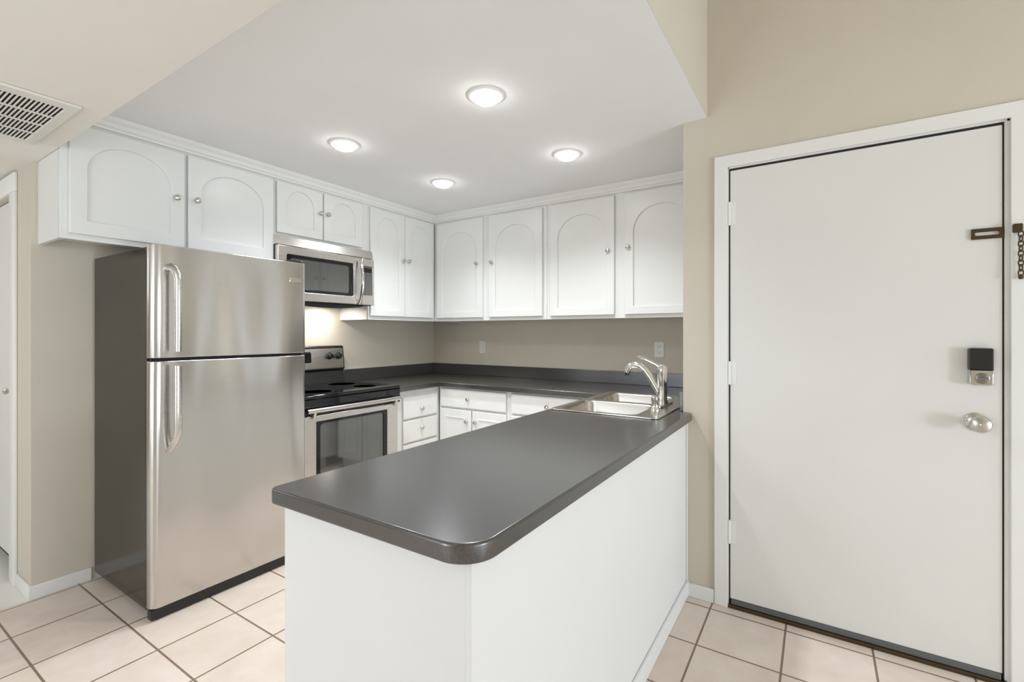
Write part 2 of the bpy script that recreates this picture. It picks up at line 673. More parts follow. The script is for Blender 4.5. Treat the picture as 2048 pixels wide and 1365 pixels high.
wall_cabinet('wall_cabinet', 'white two-door cabinet with arched panels above the steel refrigerator', 'back', 0.684, 1.679, 1.712,
             [(0.712, 1.176, (1.135, 1.992)), (1.192, 1.668, (1.233, 2.0))], 1.736, 0.062, 0.065, None, rise=0.135, recess=0.035)
wall_cabinet('wall_cabinet', 'small white cabinet with two short arched doors above the microwave', 'back', 1.681, 2.413, 1.897,
             [(1.689, 2.014, (1.992, 2.091)), (2.022, 2.350, (2.048, 2.094))], 1.915, 0.035, 0.055, None, rise=0.10)
wall_cabinet('wall_cabinet', 'tall narrow white corner cabinet with two arched doors right of the microwave', 'back', 2.415, 3.150, 1.386,
             [(2.424, 2.777, (2.752, 1.866)), (2.781, 3.118, (2.812, 1.871))], 1.414, 0.055, 0.05, None, rise=0.12, recess=0.02)
wall_cabinet('wall_cabinet', 'white cabinet with two arched doors in the corner end above the outlets', 'right', -2.849, -1.720, 1.386,
             [(-2.810, -2.312, (-2.366, 1.858)), (-2.249, -1.752, (-2.215, 1.857))], 1.412, 0.10, 0.052, None, rise=0.16, recess=0.02)
wall_cabinet('wall_cabinet', 'white cabinet with two arched doors beside the beige wall end, above the faucet', 'right', -1.718, -0.560, 1.386,
             [(-1.686, -1.182, (-1.226, 1.858)), (-1.112, -0.608, (-1.082, 1.868))], 1.410, 0.10, 0.055, None, rise=0.16, recess=0.02)

# ------------------------------------------------------------------ base cabinets
ZK = 0.855      # underside of the worktop


def drawer_front(root, name, wall, plane, a0, a1, z0, z1, knob=None, panel=False):
    th = 0.019
    me = plate_mesh(name, [[(a0, z0), (a1, z0), (a1, z1), (a0, z1)]], th, 0.005, 2)
    place = on_back if wall == 'back' else on_right
    place(me, plane)
    if panel:
        pass
    d = link(name, me, M['cab'], root, True)
    if panel:
        mg = 0.055
        o2 = [(a0 + mg, z0 + mg), (a1 - mg, z0 + mg), (a1 - mg, z1 - mg), (a0 + mg, z1 - mg)]
        i2 = [(a0 + mg + 0.012, z0 + mg + 0.012), (a1 - mg - 0.012, z0 + mg + 0.012), (a1 - mg - 0.012, z1 - mg - 0.012), (a0 + mg + 0.012, z1 - mg - 0.012)]
        pm = plate_mesh('panel_moulding', [o2, i2], 0.006, 0.002, 2)
        place(pm, plane - th + 0.0008)
        link('panel_moulding', pm, M['cab'], d, True)
    if knob:
        kb = BM()
        if wall == 'back':
            knob_mesh(kb, (knob[0], plane - th + 0.001, knob[1]), '-Y')
        else:
            knob_mesh(kb, (plane - th + 0.001, -knob[0], knob[1]), '-X')
        obj('knob', kb, M['nickel'], d, True)
    return d


YBF, XBF = 2.575, 2.905      # faces of the base cabinets
root = thing('drawer_cabinet', 'white base cabinet with a stack of drawers between range and corner', 'cabinet', (2.67, 2.88, 0))
box('carcass', 2.434, 2.898, YBF, YB - 0.001, 0.10, ZK, M['cab'], root)
box('toe_kick', 2.434, 2.898, YBF + 0.06, YBF + 0.08, 0.0, 0.0995, M['cab'], root)
for z0, z1, kz in ((0.645, 0.806, 0.706), (0.468, 0.628, 0.560), (0.290, 0.451, 0.372), (0.112, 0.273, 0.194)):
    drawer_front(root, 'drawer', 'back', YBF - 0.0005, 2.492, 2.858, z0, z1, (2.675, kz))
seat(root)

root = thing('base_cabinet', 'long white base cabinet with drawers and doors under the sink wall worktop', 'cabinet', (3.2, 1.85, 0))
bm = BM()
bx(bm, XBF, XS - 0.001, 1.20, 2.573, 0.10, ZK)
obj('carcass', bm, M['cab'], root)
box('toe_kick', XBF + 0.06, XBF + 0.08, 1.20, 2.573, 0.0, 0.0995, M['cab'], root)
drawer_front(root, 'drawer', 'right', XBF - 0.0005, -2.548, -1.918, 0.70, 0.842, (-2.262, 0.77))
drawer_front(root, 'drawer', 'right', XBF - 0.0005, -1.872, -1.260, 0.70, 0.842, (-1.57, 0.77))
drawer_front(root, 'cabinet_door', 'right', XBF - 0.0005, -2.548, -2.240, 0.115, 0.684, (-2.275, 0.60), True)
drawer_front(root, 'cabinet_door', 'right', XBF - 0.0005, -2.226, -1.918, 0.115, 0.684, (-2.19, 0.60), True)
drawer_front(root, 'cabinet_door', 'right', XBF - 0.0005, -1.872, -1.572, 0.115, 0.684, (-1.61, 0.60), True)
drawer_front(root, 'cabinet_door', 'right', XBF - 0.0005, -1.558, -1.260, 0.115, 0.684, (-1.52, 0.60), True)
seat(root)

# peninsula: plain painted panels towards the living room, doors towards the kitchen
PX0, PY0, PY1 = 0.700, 0.541, 1.120
root = thing('peninsula_cabinet', 'plain white peninsula base under the charcoal worktop, facing the front door', 'cabinet', (1.55, 0.83, 0))
box('end_panel', PX0, PX0 + 0.018, PY0 + 0.0152, PY1 + 0.02, 0.0, ZK, M['pen'], root)
box('back_panel', PX0, XD - 0.001, PY0, PY0 + 0.015, 0.0, ZK, M['pen'], root)
box('toe_kick', PX0 + 0.0185, 2.86, PY1 - 0.06, PY1 - 0.045, 0.0, 0.0995, M['pen'], root)
bm = BM()
bx(bm, PX0 + 0.0185, 2.10, PY0 + 0.0155, PY1, 0.10, ZK)
bx(bm, 2.10, 2.96, YE + 0.002, PY1, 0.10, 0.66)
bx(bm, 2.10, 2.905, PY1 - 0.012, PY1, 0.66, ZK)
obj('carcass', bm, M['pen'], root)
box('baseboard', PX0, XD - 0.001, PY0 - 0.011, PY0 - 0.0005, 0.0, 0.075, M['pen'], root, 0.003)
box('corner_strip', XD - 0.014, XD - 0.001, PY0 - 0.008, PY0 - 0.0005, 0.076, ZK - 0.001, M['pen'], root, 0.002)


def kitchen_side_door(x0, x1, z0, z1, kx, kz):
    me = plate_mesh('cabinet_door', [[(-x1, z0), (-x0, z0), (-x0, z1), (-x1, z1)]], 0.019, 0.005, 2)
    xform(me, Matrix(((-1, 0, 0, 0), (0, 0, 1, PY1 + 0.0005), (0, 1, 0, 0), (0, 0, 0, 1))))
    d = link('cabinet_door', me, M['cab'], root, True)
    kb = knob_mesh(BM(), (kx, PY1 + 0.0185, kz), 'Y')
    obj('knob', kb, M['nickel'], d, True)


for x0, x1, kx in ((0.75, 1.18, 1.14), (1.20, 1.63, 1.24), (1.66, 2.09, 2.05), (2.12, 2.48, 2.44), (2.50, 2.86, 2.54)):
    kitchen_side_door(x0, x1, 0.115, 0.82, kx, 0.70)
seat(root)

# ------------------------------------------------------------------ worktop, one continuous piece
ZT = 0.895
root = thing('worktop', 'continuous U-shaped charcoal laminate worktop with low upstands', 'worktop', (2.2, 1.2, ZT))


def corner(cx, cy, a0, a1, r, n=8):
    return [(cx + r * math.cos(a0 + (a1 - a0) * k / n), cy + r * math.sin(a0 + (a1 - a0) * k / n)) for k in range(n + 1)]


out = corner(0.666 + 0.075, 0.512 + 0.075, PI, 1.5 * PI, 0.075, 12)
out += corner(2.414 - 0.02, 0.512 + 0.02, 1.5 * PI, 2 * PI, 0.02)
out += [(2.414, YE + 0.002), (XS - 0.001, YE + 0.002), (XS - 0.001, YB - 0.001), (2.433, YB - 0.001), (2.433, 2.532), (2.86, 2.532), (2.86, 1.155)]
out += corner(0.666 + 0.02, 1.155 - 0.02, PI / 2, PI, 0.02)
hole = rrect(2.135, 2.930, 0.613, 1.127, 0.02, 4)
me = plate_mesh('slab', [out, hole], ZT - ZK - 0.0005, 0.006, 3)
xform(me, Matrix.Translation((0, 0, ZK + 0.0005)))
link('slab', me, M['lam'], root, True)
box('upstand', 2.433, XS - 0.0225, YB - 0.021, YB - 0.001, ZT + 0.0003, ZT + 0.098, M['lam'], root, 0.003)
box('upstand', XS - 0.022, XS - 0.001, YE + 0.023, YB - 0.001, ZT + 0.0003, ZT + 0.098, M['lam'], root, 0.003)
box('side_splash', XD + 0.012, XS - 0.0225, YE + 0.002, YE + 0.022, ZT + 0.0003, ZT + 0.098, M['lam'], root, 0.003)
seat(root)

# ------------------------------------------------------------------ sink
root = thing('sink', 'double bowl stainless steel sink set into the charcoal worktop', 'sink', (2.53, 0.87, ZT))
SX0, SX1, SY0, SY1 = 2.118, 2.947, 0.598, 1.142
bowls = [(2.152, 2.512, 0.712, 1.108), (2.552, 2.913, 0.712, 1.108)]
rim = rrect(SX0, SX1, SY0, SY1, 0.03)
me = plate_mesh('rim', [rim] + [rrect(*b, 0.05) for b in bowls], 0.006, 0.0025, 2)
xform(me, Matrix.Translation((0, 0, ZT + 0.0003)))
link('rim', me, M['sink'], root, True)
for (x0, x1, y0, y1) in bowls:
    bm = BM()
    prev = None
    for (ins, z, r) in ((-0.001, 0.0055, 0.05), (0.003, -0.004, 0.05), (0.010, -0.12, 0.05), (0.016, -0.155, 0.055), (0.04, -0.168, 0.06), (0.08, -0.170, 0.05)):
        ring = [bm.verts.new((px, py, ZT + z)) for px, py in rrect(x0 + ins, x1 - ins, y0 + ins, y1 - ins, max(r - ins * 0.2, 0.01))]
        if prev:
            n = len(ring)
            for k in range(n):
                bm.faces.new((prev[k], prev[(k + 1) % n], ring[(k + 1) % n], ring[k]))
        prev = ring
    bm.faces.new(prev)
    b = obj('bowl', bm, M['sink'], root, True)
    md = b.modifiers.new('thick', 'SOLIDIFY')
    md.thickness = 0.0015
    md.offset = -1
    dr = lathe(BM(), [(0.045, 0.0), (0.045, 0.003), (0.032, 0.004), (0.028, 0.001), (0, 0.001)], ((x0 + x1) / 2, (y0 + y1) / 2, ZT - 0.1695), 'Z', 24)
    obj('drain', dr, M['chrome'], b, True)
seat(root)

# ------------------------------------------------------------------ faucet with a lever on top, and the side sprayer
FX, FY0 = 2.53, 0.690
ZR = ZT + 0.0066
root = thing('faucet', 'chrome single lever kitchen faucet on the sink deck', 'faucet', (FX, FY0, ZR))
me = plate_mesh('base_plate', [rrect(FX - 0.125, FX + 0.125, FY0 - 0.028, FY0 + 0.018, 0.022, 8)], 0.010, 0.003, 2)
xform(me, Matrix.Translation((0, 0, ZR)))
link('base_plate', me, M['chrome'], root, True)
obj('body', lathe(BM(), [(0.030, 0), (0.030, 0.012), (0.0255, 0.020), (0.0245, 0.10), (0.026, 0.105), (0.026, 0.160), (0.0275, 0.165), (0.0275, 0.185), (0.022, 0.198), (0.010, 0.204), (0, 0.205)], (FX, FY0, ZR + 0.0095), 'Z', 28), M['chrome'], root, True)
sp = [(FX, FY0 + 0.008, 0.955), (FX, FY0 + 0.030, 0.990), (FX, FY0 + 0.062, 1.045), (FX, FY0 + 0.088, 1.082), (FX, FY0 + 0.115, 1.104), (FX, FY0 + 0.145, 1.110), (FX, FY0 + 0.170, 1.103), (FX, FY0 + 0.186, 1.085), (FX, FY0 + 0.190, 1.066)]
spm = obj('spout', tube(BM(), sp, [0.017, 0.018, 0.019, 0.020, 0.0195, 0.018, 0.0175, 0.0175, 0.0165], 18), M['chrome'], root, True)
obj('aerator', lathe(BM(), [(0.0125, 0), (0.0125, 0.012), (0, 0.012)], (FX, FY0 + 0.1905, 1.0625), '-Z', 18), M['black'], spm, True)
lv = [(FX, FY0 + 0.004, 1.098), (FX, FY0 + 0.030, 1.116), (FX, FY0 + 0.070, 1.134), (FX, FY0 + 0.110, 1.150), (FX, FY0 + 0.128, 1.156)]
obj('lever', tube(BM(), lv, [0.013, 0.011, 0.009, 0.0085, 0.006], 14, 1.5), M['chrome'], root, True)
seat(root)
root = thing('side_sprayer', 'short chrome sprayer in its holder, left of the faucet', 'sprayer', (2.335, 0.672, ZR))
obj('holder', lathe(BM(), [(0.024, 0), (0.024, 0.006), (0.019, 0.016), (0.018, 0.026), (0, 0.026)], (2.335, 0.672, ZR), 'Z', 22), M['chrome'], root, True)
obj('spray_head', lathe(BM(), [(0.0145, 0.0265), (0.0145, 0.04), (0.0185, 0.052), (0.0185, 0.066), (0.012, 0.071), (0, 0.072)], (2.335, 0.672, ZR), 'Z', 22), M['nickel'], root, True)
seat(root)

# ------------------------------------------------------------------ refrigerator
RX0, RX1, RYF = 0.888, 1.643, 2.462
root = thing('refrigerator', 'stainless steel top freezer refrigerator with dark sides', 'refrigerator', (1.265, 2.8, 0))
box('body', RX0 + 0.002, RX1 - 0.002, RYF + 0.052, YB - 0.03, 0.045, 1.668, M['fside'], root, 0.004)
box('base_grille', RX0 + 0.006, RX1 - 0.006, RYF + 0.012, RYF + 0.0515, 0.006, 0.052, M['black'], root, 0.003)
box('gasket', RX0 + 0.012, RX1 - 0.012, RYF + 0.028, RYF + 0.0515, 0.0525, 1.664, M['gasket'], root)


def fridge_door(name, z0, z1):
    """slab with rounded front corners, extruded upwards"""
    prof = rrect(RX0, RX1, RYF, RYF + 0.046, [0.040, 0.022, 0.004, 0.004], 12)
    # the front bulges a little, as pressed steel doors do
    prof2 = []
    for (x, y) in prof:
        prof2.append((x, y))
    me = plate_mesh(name, [prof2], z1 - z0, 0.004, 3)
    xform(me, Matrix.Translation((0, 0, z0)))
    return link(name, me, M['fridge'], root, True)


dfr = fridge_door('freezer_door', 1.170, 1.680)
dfd = fridge_door('fridge_door', 0.056, 1.156)
HX = 0.972
hy = RYF - 0.052
pts = [(HX - 0.012, RYF + 0.002, 1.578), (HX - 0.012, RYF - 0.020, 1.580), (HX - 0.008, RYF - 0.040, 1.568), (HX - 0.002, hy, 1.545), (HX, hy - 0.004, 1.515), (HX, hy - 0.004, 1.45), (HX, hy - 0.004, 1.30), (HX, hy - 0.002, 1.20)]
h = obj('handle', tube(BM(), pts, [0.017, 0.017, 0.0165, 0.0165, 0.017, 0.016, 0.0155, 0.015], 16, 0.85), M['steel'], dfr, True)
for z in (1.545, 1.515):
    obj('collar', lathe(BM(), [(0.0175, 0), (0.0195, 0.003), (0.0195, 0.008), (0.0175, 0.011)], (HX - 0.001, hy - 0.002, z - 0.006), 'Z', 18), M['chrome'], h, True)
bx_ = BM()
tube(bx_, [(HX - 0.004, RYF + 0.002, 1.192), (HX - 0.002, RYF - 0.03, 1.196), (HX, hy - 0.002, 1.200)], [0.014, 0.013, 0.0145], 12)
obj('lower_mount', bx_, M['steel'], h, True)
pts = [(HX, hy - 0.002, 1.136), (HX, hy - 0.004, 1.05), (HX, hy - 0.004, 0.92), (HX, hy - 0.004, 0.845), (HX - 0.002, hy + 0.006, 0.812), (HX - 0.008, RYF - 0.022, 0.772), (HX - 0.012, RYF + 0.002, 0.748)]
h = obj('handle', tube(BM(), pts, [0.015, 0.0155, 0.016, 0.0165, 0.0165, 0.0155, 0.016], 16, 0.85), M['steel'], dfd, True)
bx_ = BM()
tube(bx_, [(HX - 0.004, RYF + 0.002, 1.142), (HX - 0.002, RYF - 0.03, 1.139), (HX, hy - 0.002, 1.136)], [0.014, 0.013, 0.0145], 12)
obj('upper_mount', bx_, M['steel'], h, True)
box('badge', 1.540, 1.606, RYF - 0.003, RYF + 0.0005, 1.566, 1.590, M['chrome'], dfr, 0.001)
box('hinge_cover', RX1 - 0.09, RX1 - 0.01, RYF + 0.02, RYF + 0.11, 1.6815, 1.694, M['fside'], root, 0.004)
seat(root)

# ------------------------------------------------------------------ range
GX0, GX1, GYF = 1.660, 2.427, 2.512
root = thing('electric_range', 'stainless and black freestanding electric range right of the refrigerator', 'stove', (2.045, 2.85, 0))
box('body', GX0 + 0.002, GX1 - 0.002, GYF + 0.045, YB - 0.008, 0.02, 0.885, M['black'], root)
box('cooktop', GX0, GX1, GYF + 0.012, YB - 0.085, 0.8855, 0.910, M['blackgloss'], root, 0.008, 3)
for (cx, cy, r) in ((1.86, 2.68, 0.10), (2.24, 2.68, 0.085), (1.86, 2.93, 0.075), (2.24, 2.93, 0.10)):
    bm = BM()
    lathe(bm, [(r, 0), (r, 0.0005), (r - 0.004, 0.0005), (r - 0.004, 0)], (cx, cy, 0.9102), 'Z', 40)
    obj('burner_ring', bm, M['gasket'], root, True)
box('front_band', GX0 + 0.004, GX1 - 0.004, GYF + 0.008, GYF + 0.0445, 0.790, 0.885, M['blackgloss'], root, 0.003)
# oven door with a window
d = None
me = plate_mesh('oven_door', [[(GX0 + 0.004, 0.21), (GX1 - 0.030, 0.21), (GX1 - 0.030, 0.787), (GX0 + 0.004, 0.787)], rrect(1.745, 2.302, 0.36, 0.752, 0.006, 3)], 0.040, 0.004, 2)
on_back(me, GYF + 0.044)
d = link('oven_door', me, M['steel'], root, True)
me = plate_mesh('window_frame', [[(1.735, 0.35), (2.312, 0.35), (2.312, 0.762), (1.735, 0.762)], rrect(1.775, 2.272, 0.395, 0.735, 0.02, 5)], 0.006, 0.001, 1)
on_back(me, GYF + 0.014)
link('window_frame', me, M['blackgloss'], d)
box('window_glass', 1.735, 2.312, GYF + 0.0145, GYF + 0.020, 0.35, 0.762, M['glass'], d)
hb = BM()
hz, hyy = 0.824, GYF - 0.030
tube(hb, [(GX0 + 0.004, hyy, hz), (GX0 + 0.2, hyy - 0.006, hz), ((GX0 + GX1) / 2, hyy - 0.008, hz), (GX1 - 0.2, hyy - 0.006, hz), (GX1 - 0.036, hyy, hz)], 0.0140, 16, 0.9)
for xx in (GX0 + 0.055, GX1 - 0.07):
    tube(hb, [(xx, GYF + 0.006, hz - 0.046), (xx, hyy + 0.014, hz - 0.040), (xx, hyy, hz)], 0.011, 12)
obj('handle', hb, M['steel'], d, True)
box('storage_drawer', GX0 + 0.004, GX1 - 0.030, GYF + 0.006, GYF + 0.044, 0.04, 0.200, M['steel'], root, 0.004)
# backguard with the controls
bm = BM()
prof = [(YB - 0.082, 0.9105), (YB - 0.060, 0.995), (YB - 0.078, 1.010), (YB - 0.058, 1.178), (YB - 0.050, 1.186), (YB - 0.010, 1.186), (YB - 0.010, 0.886), (YB - 0.082, 0.886)]
for xx in (GX0 + 0.004, GX1 - 0.030):
    pass
L = [bm.verts.new((GX0 + 0.004, y, z)) for y, z in prof]
R = [bm.verts.new((GX1 - 0.028, y, z)) for y, z in prof]
for k in range(len(prof)):
    k2 = (k + 1) % len(prof)
    bm.faces.new((L[k], L[k2], R[k2], R[k]))
bm.faces.new(L[::-1])
bm.faces.new(R)
bgd = obj('backguard', bm, M['black'], root)


def tilt_plate(name, x0, x1, s0, s1, mat, parent, th=0.004, r=0.006):
    """a plate lying on the leaning face of the backguard; s runs up the face"""
    p0 = Vector((0, YB - 0.078, 1.010))
    up = Vector((0, 0.020, 0.168)).normalized()
    nrm = Vector((0, -up.z, up.y))
    me = plate_mesh(name, [rrect(x0, x1, s0, s1, r, 4)], th, 0.001, 1)
    m = Matrix(((1, 0, 0, 0), (0, up.y, nrm.y, p0.y), (0, up.z, nrm.z, p0.z), (0, 0, 0, 1)))
    return link(name, xform(me, m), mat, parent, True)


tilt_plate('control_panel', GX0 + 0.012, GX1 - 0.038, 0.006, 0.156, M['steel'], bgd)
tilt_plate('clock_display', 1.935, 2.112, 0.055, 0.135, M['blackgloss'], bgd, 0.007, 0.012)
up = Vector((0, 0.020, 0.168)).normalized()
for kx in (1.735, 1.815, 2.268, 2.346):
    c = Vector((kx, YB - 0.078, 1.010)) + up * 0.100
    kb = lathe(BM(), [(0.026, 0), (0.026, 0.006), (0.020, 0.010), (0.018, 0.028), (0.015, 0.030), (0, 0.030)], (c.x, c.y - 0.003, c.z), '-Y', 22)
    bx(kb, kx - 0.003, kx + 0.003, c.y - 0.037, c.y - 0.031, c.z - 0.016, c.z + 0.016)
    obj('knob', kb, M['black'], bgd, True)
seat(root)

# ------------------------------------------------------------------ microwave over the range
MX0, MX1, MYF, MZ0, MZ1 = 1.662, 2.411, 2.780, 1.486, 1.894
root = thing('microwave', 'stainless over-the-range microwave hung under the small short cabinet', 'microwave', (2.04, 3.0, MZ0))
box('case', MX0 + 0.002, MX1 - 0.002, MYF + 0.03, YB - 0.001, MZ0, MZ1 - 0.001, M['black'], root)
bm = BM()
seg = 12
prof = []
for k in range(seg + 1):
    a = k / seg
    prof.append((MX0 + 0.04 + a * (MX1 - MX0 - 0.08), -0.030 * math.sin(PI * a) ** 0.6))
A = [bm.verts.new((x, MYF + 0.05, MZ0 - 0.0005 + (dz if 0 < i < seg else 0))) for i, (x, dz) in enumerate(prof)]
B = [bm.verts.new((x, YB - 0.19, MZ0 - 0.0005 + (dz if 0 < i < seg else 0))) for i, (x, dz) in enumerate(prof)]
for k in range(seg):
    bm.faces.new((A[k], A[k + 1], B[k + 1], B[k]))
bm.faces.new(A)
bm.faces.new(B[::-1])
bm.faces.new([A[0]] + B[:1] + [B[-1]] + [A[-1]])
obj('underside', bm, M['black'], root)
for lx in (1.86, 2.21):  # added panels and area lights that brighten the wall behind the range
    box('hood_fill_panel', lx - 0.05, lx + 0.05, YB - 0.16, YB - 0.11, MZ0 - 0.006, MZ0 - 0.001, M['hood_fill'], root, 0.002)
    ld = bpy.data.lights.new('hood_fill_light', 'AREA')
    ld.shape = 'RECTANGLE'
    ld.size = 0.10
    ld.size_y = 0.05
    ld.energy = 1.7
    ld.color = (1.0, 0.95, 0.88)
    lo = bpy.data.objects.new('hood_fill_light', ld)
    COL.objects.link(lo)
    lo.parent = root
    lo.location = Vector((lx, YB - 0.135, MZ0 - 0.008)) - Vector(root.location)
# vent strip on top
bm = BM()
pv = [(MYF + 0.012, 1.834), (MYF + 0.022, MZ1 - 0.004), (MYF + 0.03, MZ1), (MYF + 0.06, MZ1), (MYF + 0.06, 1.834)]
L = [bm.verts.new((MX0, y, z)) for y, z in pv]
R = [bm.verts.new((MX1, y, z)) for y, z in pv]
for k in range(5):
    bm.faces.new((L[k], L[(k + 1) % 5], R[(k + 1) % 5], R[k]))
bm.faces.new(L[::-1])
bm.faces.new(R)
obj('vent_strip', bm, M['steel'], root)
# door with dark window
me = plate_mesh('microwave_door', [[(MX0, MZ0 + 0.003), (2.296, MZ0 + 0.003), (2.296, 1.828), (MX0, 1.828)], rrect(1.720, 2.226, 1.545, 1.778, 0.012, 4)], 0.030, 0.003, 2)
on_back(me, MYF + 0.0295)
d = link('microwave_door', me, M['steel'], root, True)
me = plate_mesh('window_frame', [[(1.712, 1.538), (2.234, 1.538), (2.234, 1.785), (1.712, 1.785)], rrect(1.748, 2.198, 1.565, 1.758, 0.02, 5)], 0.004, 0.001, 1)
on_back(me, MYF + 0.012)
link('window_frame', me, M['blackgloss'], d)
box('window_glass', 1.712, 2.234, MYF + 0.0125, MYF + 0.018, 1.538, 1.785, M['glass'], d)
hp = []
for k in range(13):
    a = k / 12
    hp.append((2.268, MYF - 0.004 - 0.042 * math.sin(PI * a) ** 0.6, 1.498 + a * 0.318))
obj('handle', tube(BM(), hp, 0.0145, 14, 0.8), M['chrome'], d, True)
me = plate_mesh('control_panel', [[(2.299, MZ0 + 0.003), (MX1, MZ0 + 0.003), (MX1, 1.828), (2.299, 1.828)], rrect(2.314, 2.397, 1.560, 1.772, 0.004, 2)], 0.030, 0.003, 2)
on_back(me, MYF + 0.0295)
cp = link('control_panel', me, M['steel'], root, True)
box('keypad', 2.308, 2.403, MYF + 0.004, MYF + 0.010, 1.553, 1.779, M['glass'], cp)
box('display', 2.322, 2.389, MYF + 0.0025, MYF + 0.0038, 1.728, 1.760, M['blackgloss'], cp)
seat(root)

# ------------------------------------------------------------------ outlets on the sink wall
def outlet(label, y, zc, duplex):
    name = 'wall_outlet' if duplex else 'light_switch'
    root = thing(name, label, 'outlet' if duplex else 'switch', (XS, y, zc))
    me = plate_mesh('cover_plate', [rrect(-y - 0.035, -y + 0.035, zc - 0.057, zc + 0.057, 0.006, 4)], 0.006, 0.002, 2)
    link('cover_plate', on_right(me, XS - 0.0005), M['outlet'], root, True)
    if duplex:
        for dz in (-0.022, 0.022):
            me = plate_mesh('socket', [rrect(-y - 0.017, -y + 0.017, zc + dz - 0.014, zc + dz + 0.014, 0.012, 6)], 0.003, 0.001, 1)
            s = link('socket', on_right(me, XS - 0.0063), M['outlet'], root, True)
            bm = BM()
            for dy, hh in ((-0.006, 0.004), (0.006, 0.0035)):
                bx(bm, XS - 0.0098, XS - 0.0094, y + dy - 0.001, y + dy + 0.001, zc + dz - hh + 0.002, zc + dz + hh + 0.002)
            bx(bm, XS - 0.0098, XS - 0.0094, y - 0.002, y + 0.002, zc + dz - 0.010, zc + dz - 0.006)
            obj('slot', bm, M['slot'], s)
    else:
        me = plate_mesh('rocker', [rrect(-y - 0.017, -y + 0.017, zc - 0.033, zc + 0.033, 0.003, 3)], 0.004, 0.001, 1)
        link('rocker', on_right(me, XS - 0.0063), M['outlet'], root, True)
    return seat(root)


outlet('white rocker plate on the beige wall near the kitchen corner', 2.577, 1.155, False)
outlet('white duplex outlet on the beige wall behind the faucet', 0.975, 1.162, True)

# ------------------------------------------------------------------ recessed ceiling lights
def downlight(label, x, y):
    root = thing('recessed_ceiling_light', label, 'ceiling light', (x, y, ZC), 'recessed lights in the kitchen ceiling')
    bm = lathe(BM(), [(0.082, 0.0005), (0.082, 0.004), (0.072, 0.009), (0.058, 0.009), (0.056, 0.0005)], (x, y, ZC), '-Z', 40)
    obj('trim_ring', bm, M['trim'], root, True)
    obj('lens', lathe(BM(), [(0.0555, 0.0091), (0.0555, 0.016), (0.050, 0.024), (0.036, 0.030), (0.018, 0.033), (0, 0.034)], (x, y, ZC), '-Z', 32), M['lens'], root, True)
    ld = bpy.data.lights.new('downlight_beam', 'SPOT')
    ld.energy = SPOT
    ld.color = (0.91, 0.955, 1.0)
    ld.spot_size = math.radians(140)
    ld.spot_blend = 1.0
    ld.shadow_soft_size = 0.05
    lo = bpy.data.objects.new('downlight_beam', ld)
    COL.objects.link(lo)
    lo.parent = root
    lo.location = (0, 0, -0.09)
    return seat(root)


downlight('glowing recessed ceiling light nearest the camera, above the peninsula', 1.668, 1.211)
downlight('glowing recessed ceiling light in front of the cabinets above the refrigerator', 1.676, 2.169)
downlight('glowing recessed ceiling light nearest the kitchen corner', 2.469, 2.156)
downlight('glowing recessed ceiling light nearest the sink wall cabinets by the stub wall', 2.464, 1.214)

# ------------------------------------------------------------------ return air vent in the dropped ceiling
VX0, VX1, VY0, VY1 = 0.150, 0.605, 2.262, 2.872
root = thing('return_air_vent', 'white return air grille in the dropped ceiling above the hall', 'vent', ((VX0 + VX1) / 2, (VY0 + VY1) / 2, ZD))
IX0, IX1, IY0, IY1 = VX0 + 0.035, VX1 - 0.034, VY0 + 0.056, VY1 - 0.036
me = plate_mesh('frame', [rrect(VX0, VX1, VY0, VY1, 0.004, 2), [(IX0, IY0), (IX1, IY0), (IX1, IY1), (IX0, IY1)]], 0.010, 0.003, 2)
xform(me, Matrix.Translation((0, 0, ZD - 0.0105)))
link('frame', me, M['vent'], root, True)
box('duct', IX0 - 0.004, IX1 + 0.004, IY0 - 0.004, IY1 + 0.004, ZD - 0.0012, ZD - 0.0004, M['ventdark'], root)
bm = BM()
n = 32
for k in range(n + 1):
    x = IX0 + (IX1 - IX0) * k / n
    b0 = len(bm.verts)
    r = bx(bm, x - 0.0027, x + 0.0027, IY0, IY1, ZD - 0.0085, ZD - 0.0070)
obj('slats', bm, M['vent'], root)
bm = BM()
for k in range(1, 4):
    y = IY0 + (IY1 - IY0) * k / 4
    bx(bm, IX0, IX1, y - 0.008, y + 0.008, ZD - 0.0105, ZD - 0.0086)
obj('crossbars', bm, M['vent'], root)
seat(root)

# ------------------------------------------------------------------ front door
d1 = bpy.data.objects.new('door_1', None)
COL.objects.link(d1)
d1.location = (XD, (DL + DR) / 2, 0)
d1['kind'] = 'structure'
d1['label'] = 'plain white flush front door with hinges on the left'
DS0, DS1 = -0.565, 0.345
box('door_slab', XD + 0.002, XD + 0.046, DS0, DS1, 0.040, 2.042, M['door'], d1, 0.003)
box('door_sweep', XD - 0.004, XD + 0.040, DS0 + 0.004, DS1 - 0.004, 0.0175, 0.0395, M['sweep'], d1, 0.002)
for z in (1.840, 1.096, 0.354):
    bm = lathe(BM(), [(0.0065, 0), (0.0065, 0.108), (0, 0.108)], (XD - 0.005, DS1 + 0.003, z - 0.054), 'Z', 14)
    bx(bm, XD + 0.0, XD + 0.0018, DS1 - 0.026, DS1 + 0.001, z - 0.052, z + 0.052)
    obj('hinge', bm, M['trim'], d1, True)
# door knob
kb = lathe(BM(), [(0.034, 0), (0.034, 0.005), (0.028, 0.010), (0.013, 0.014), (0.012, 0.032), (0.020, 0.040), (0.029, 0.048), (0.031, 0.058), (0.027, 0.068), (0.016, 0.074), (0, 0.075)], (XD + 0.0015, -0.495, 0.951), '-X', 32)
k = obj('door_knob', kb, M['nickel'], d1, True)
obj('lock_button', lathe(BM(), [(0.006, 0), (0.006, 0.006), (0.004, 0.008), (0, 0.008)], (XD - 0.0735, -0.495, 0.951), '-X', 16), M['chrome'], k, True)
